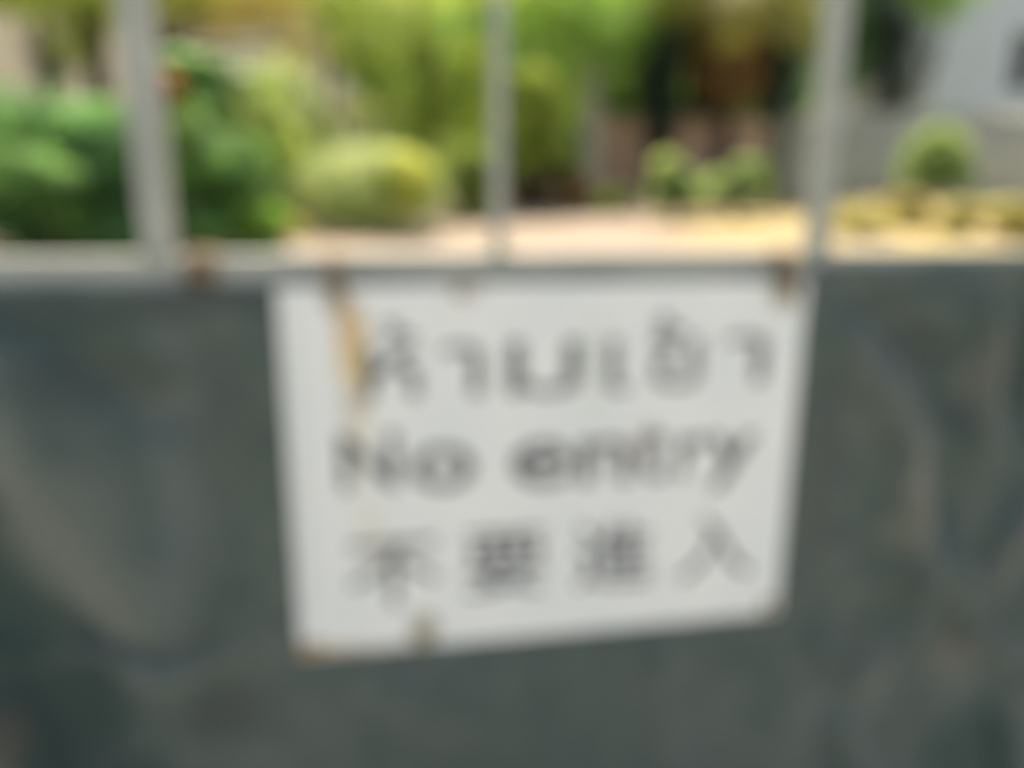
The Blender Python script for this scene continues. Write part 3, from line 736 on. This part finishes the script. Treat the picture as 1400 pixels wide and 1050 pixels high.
# ------------------------------------------------------------------ corrugated fence
Yf = 23.5
def fence():
    xa = X(1052, Yf); sheet = .82; n = 14
    root = empty('sheet_fence', (xa, Yf, ground_z(xa, Yf) - .02), R(-3)); tag(root, 'grey corrugated sheet fence below the pale house at right', 'fence')
    def panel_mesh(h):
        k = 48; V = []; 
        for z in (0, h):
            for i in range(k + 1):
                x = (sheet + .03) * i / k; V.append((x, .022 * math.sin(i / k * 2 * math.pi * 10), z))
        for z in (0, h):
            for i in range(k + 1):
                x = (sheet + .03) * i / k; V.append((x, .022 * math.sin(i / k * 2 * math.pi * 10) + .003, z))
        a = k + 1; F = []
        for i in range(k): F += [(i, i + 1, a + i + 1, a + i), (2 * a + i, 3 * a + i, 3 * a + i + 1, 2 * a + i + 1), (a + i, a + i + 1, 3 * a + i + 1, 3 * a + i)]
        me = mesh_np('panel', V, F); me.materials.append(M['tin']); return me
    hs = [panel_mesh(2.42), panel_mesh(2.46), panel_mesh(2.39)]
    for i in range(n):
        o = bpy.data.objects.new('panel', hs[i % 3]); COL.objects.link(o); o.parent = root
        o.location = (i * sheet, (.006 if i % 2 else 0), .03 + .02 * math.sin(i * 2.1) + i * .012)
    for i in range(0, n + 1, 2):
        b = MB(); b.box((i * sheet + .01, .10, 1.27), (.09, .09, 2.54 + (.0 if i != 2 else .25)), .006); b.build('post', M['concrete'], root)
    for zz in (.6, 2.2):
        b = MB(); b.box((n * sheet / 2, .043, zz), (n * sheet, .03, .05), .003); b.build('rail', M['concrete'], root)
fence()
box_thing('gate_pillar', 'short pale pillar with a cap behind the fence, right of the right bar', 'pillar',
          [('shaft', (0, 0, 1.55), (.5, .5, 3.1), 'concrete', .02), ('cap', (0, 0, 3.17), (.62, .62, .13), 'concrete', .02)], X(1165, Yf + .8), Yf + .8)
tree('dense_tree', 'very dark dense tree between the right gate bar and the pale house', 1210, 25.5,
     [L3(1225, 90, 25.5, 1210, 80, 120), L3(1190, 60, 25.5, 1210, 80, 110), L3(1215, 140, 25.5, 1210, 80, 80), L3(1190, 0, 25.5, 1210, 120, 90), L3(1170, -50, 25.5, 1210, 180, 90), L3(1225, 50, 25.5, 1210, 70, 80)],
     9000, .18, 'dark', [(0, 0, -.1), (.1, 0, 1.5), (-.05, .1, 3), (0, .2, 5)], .2, 61, bark='dark_bark')
tree('leafy_tree', 'bright green tree whose crown tip hangs over the pale house wall', 1262, 24.6,
     [L3(1290, 8, 24.6, 1262, 76, 50), L3(1272, -20, 24.6, 1262, 100, 50), L3(1310, -45, 24.6, 1262, 140, 70), L3(1245, -60, 24.6, 1262, 120, 60)],
     5200, .15, 'bright', [(0, 0, -.1), (-.15, 0, 1.6), (-.35, .0, 3.4), (.1, 0, 6.0)], .10, 62, bark='dark_bark')
tree('leafy_tree', 'slim reddish-stemmed tree just right of the right gate bar', 1176, 24.9,
     [L3(1172, 60, 24.9, 1176, 44, 60), L3(1165, 20, 24.9, 1176, 60, 60), L3(1165, 110, 24.9, 1176, 44, 50)],
     2200, .15, 'deep', [(0, 0, -.1), (.05, 0, 1.5), (-.1, .1, 3), (0, .2, 5)], .13, 63, bark='bark')
shrub('garden_shrub', 'light green leafy plant standing in front of the corrugated fence', 'shrub', 1280, 20.5, 2.0, 1.75, 3600, .16, 'fresh', seed=71, k=10, stems=3,
      shell=.8, lob=[L3(1262, 205, 20.5, 1280, 50, 44), L3(1300, 203, 20.5, 1280, 50, 50), L3(1248, 235, 20.5, 1280, 50, 40), L3(1312, 236, 20.5, 1280, 46, 44), L3(1280, 240, 20.5, 1280, 56, 40), L3(1280, 185, 20.5, 1280, 34, 30)])
ye = 'yellow-leaved plants along the fence'
for (uu, yy, w_, h_, nn_, mt, sd_, lb) in ((1180, 14.2, 1.5, .5, 2600, 'yellow', 72, 'first yellow-leaved bed plant right of the right gate bar'),
                                      (1250, 15.6, 1.2, .66, 3000, 'khaki', 73, 'olive-yellow bed plant below the light green leafy plant'),
                                      (1315, 14.6, 1.1, .58, 2600, 'yellow', 74, 'low yellow bed plant right of the light green leafy plant'),
                                      (1395, 13.8, 1.5, .72, 3600, 'yellow', 75, 'golden bed plant at the right edge of the view')):
    shrub('bed_plant', lb, 'plant', uu, yy, w_, h_, nn_, .10, mt, seed=sd_, k=9, group=ye, stems=3)

# ------------------------------------------------------------------ houses
def window(root, M_, cx, cz, w_, h_, face):
    b = MB(); t = .07
    for (x, z, ww, hh) in ((cx, cz + h_ / 2, w_ + t, t), (cx, cz - h_ / 2, w_ + t, t)): b.box((x, face - .02, z), (ww, .08, hh), .005)
    for x in (cx - w_ / 2, cx + w_ / 2): b.box((x, face - .02, cz), (t, .076, h_ - t - .002), .005)
    b.box((cx, face - .01, cz), (.04, .05, h_ - t - .004), .003)
    f = b.build('window', M['frame'], root)
    b = MB(); b.box((cx, face + .0, cz), (w_ - t - .004, .012, h_ - t - .004)); b.build('pane', M['glass'], f)
def house(name, label, x, y, rz, w_, d_, h_, mt, wins, z):
    root = empty(name, (x, y, z), rz); tag(root, label, 'house')
    b = MB(); fy = 0
    # front wall with window openings cut out
    xs = sorted({-w_ / 2, w_ / 2, *[q for c in wins for q in (c[0] - c[2] / 2, c[0] + c[2] / 2)]})
    zs = sorted({-.4, h_, *[q for c in wins for q in (c[1] - c[3] / 2, c[1] + c[3] / 2)]})
    for i in range(len(xs) - 1):
        for j in range(len(zs) - 1):
            mx_, mz_ = (xs[i] + xs[i + 1]) / 2, (zs[j] + zs[j + 1]) / 2
            if any(abs(mx_ - c[0]) < c[2] / 2 and abs(mz_ - c[1]) < c[3] / 2 for c in wins): continue
            b.add([(xs[i], 0, zs[j]), (xs[i + 1], 0, zs[j]), (xs[i + 1], 0, zs[j + 1]), (xs[i], 0, zs[j + 1])], [(0, 1, 2, 3)])
    for c in wins:
        a, bb, e, g = c[0] - c[2] / 2, c[0] + c[2] / 2, c[1] - c[3] / 2, c[1] + c[3] / 2
        b.add([(a, 0, e), (bb, 0, e), (bb, 0, g), (a, 0, g), (a, .2, e), (bb, .2, e), (bb, .2, g), (a, .2, g)], [(0, 4, 5, 1), (1, 5, 6, 2), (2, 6, 7, 3), (3, 7, 4, 0)])
    b.add([(-w_ / 2, 0, -.4), (-w_ / 2, d_, -.4), (-w_ / 2, d_, h_), (-w_ / 2, 0, h_)], [(0, 3, 2, 1)])
    b.add([(w_ / 2, 0, -.4), (w_ / 2, d_, -.4), (w_ / 2, d_, h_), (w_ / 2, 0, h_)], [(0, 1, 2, 3)])
    b.add([(-w_ / 2, d_, -.4), (w_ / 2, d_, -.4), (w_ / 2, d_, h_), (-w_ / 2, d_, h_)], [(0, 3, 2, 1)])
    b.build('wall', M[mt], root)
    for c in wins: window(root, M, c[0], c[1], c[2] - .08, c[3] - .08, .12)
    b = MB(); e = .55; t = 1.6; rl = max(.2, w_ / 2 - d_ / 2)
    lo = [(-w_ / 2 - e, -e, h_), (w_ / 2 + e, -e, h_), (w_ / 2 + e, d_ + e, h_), (-w_ / 2 - e, d_ + e, h_)]
    hi = [(-rl, d_ / 2, h_ + t), (rl, d_ / 2, h_ + t)]
    b.add(lo + hi, [(0, 1, 5, 4), (1, 2, 5), (2, 3, 4, 5), (3, 0, 4), (3, 2, 1, 0)]); b.build('roof', M['roof'], root)
Yh = 29
hz0 = ground_z(10, Yh)
hx = X(1254, Yh); wc = X(1372, Yh)
hw = 11.0; cx0 = hx + hw / 2
zc = Z(80, Yh) - hz0
house('grey_house', 'pale blue-grey house with a tall narrow window at upper right', cx0, Yh, 0, hw, 8, 9.6, 'bluegrey',
      [(wc - cx0, zc, .95, 2.0), (wc - cx0 + 3.2, zc, .95, 2.0), (wc - cx0 + 5.6, zc, .95, 2.0)], hz0)
Yc = 31
house('cream_house', 'cream walled house glimpsed behind the trees at upper left', X(190, Yc), Yc, R(8), 22, 8, 9.5, 'cream',
      [(-3.6, 2.6, 1.3, 1.4), (3.9, 2.6, 1.3, 1.4), (7.5, 2.6, 1.3, 1.4)], ground_z(0, Yc))

# ------------------------------------------------------------------ far wood behind everything
def far_wood():
    rng = np.random.default_rng(5); lobes = []
    for i in range(330):
        x = rng.uniform(-62, 62); y = rng.uniform(41, 52); r = rng.uniform(2.4, 3.8)
        z = ground_z(0, 46) + rng.uniform(.5, 9.5) ; lobes.append((x, y, z, r, r, r * .85))
    P, nn = crown_pts(lobes, 95000, rng, .5); V, F = leaves(P, nn, .8, .65, rng)
    tag(link('distant_wood', mesh_np('distant_wood', V, F), LG['mid']), 'mass of green trees closing the view behind the garden', 'trees', kind='stuff')
far_wood()
tree('garden_tree', 'mid-green tree filling the top between the middle bar and the palm', 800, 26,
     [L3(740, 60, 26, 800, 120, 120), L3(800, -10, 26, 800, 200, 120), L3(880, 40, 26, 800, 120, 120), L3(690, 10, 26, 800, 120, 120), L3(760, 130, 26, 800, 90, 90), L3(1000, 20, 26, 800, 200, 120)],
     9000, .22, 'mid', [(0, 0, -.1), (.1, 0, 1.7), (0, .1, 3.4), (0, .2, 6)], .18, 81)

# leaf litter scattered over the sand
def litter():
    rng = np.random.default_rng(9); n = 5200
    x = rng.normal(1, 6, n); y = rng.uniform(5, 24, n)
    P = np.stack([x, y, np.array([ground_z(a, b_) for a, b_ in zip(x, y)]) + .012], 1)
    nn = rng.normal(size=(n, 3)) * .18 + np.array([0, 0, 1.0]); nn /= np.linalg.norm(nn, axis=1)[:, None]
    V, F = leaves(P, nn, .07, .5, rng)
    tag(link('leaf_litter', mesh_np('leaf_litter', V, F), LG['litter']), 'dry fallen leaves scattered over the pale sand', 'leaves', kind='stuff')
litter()
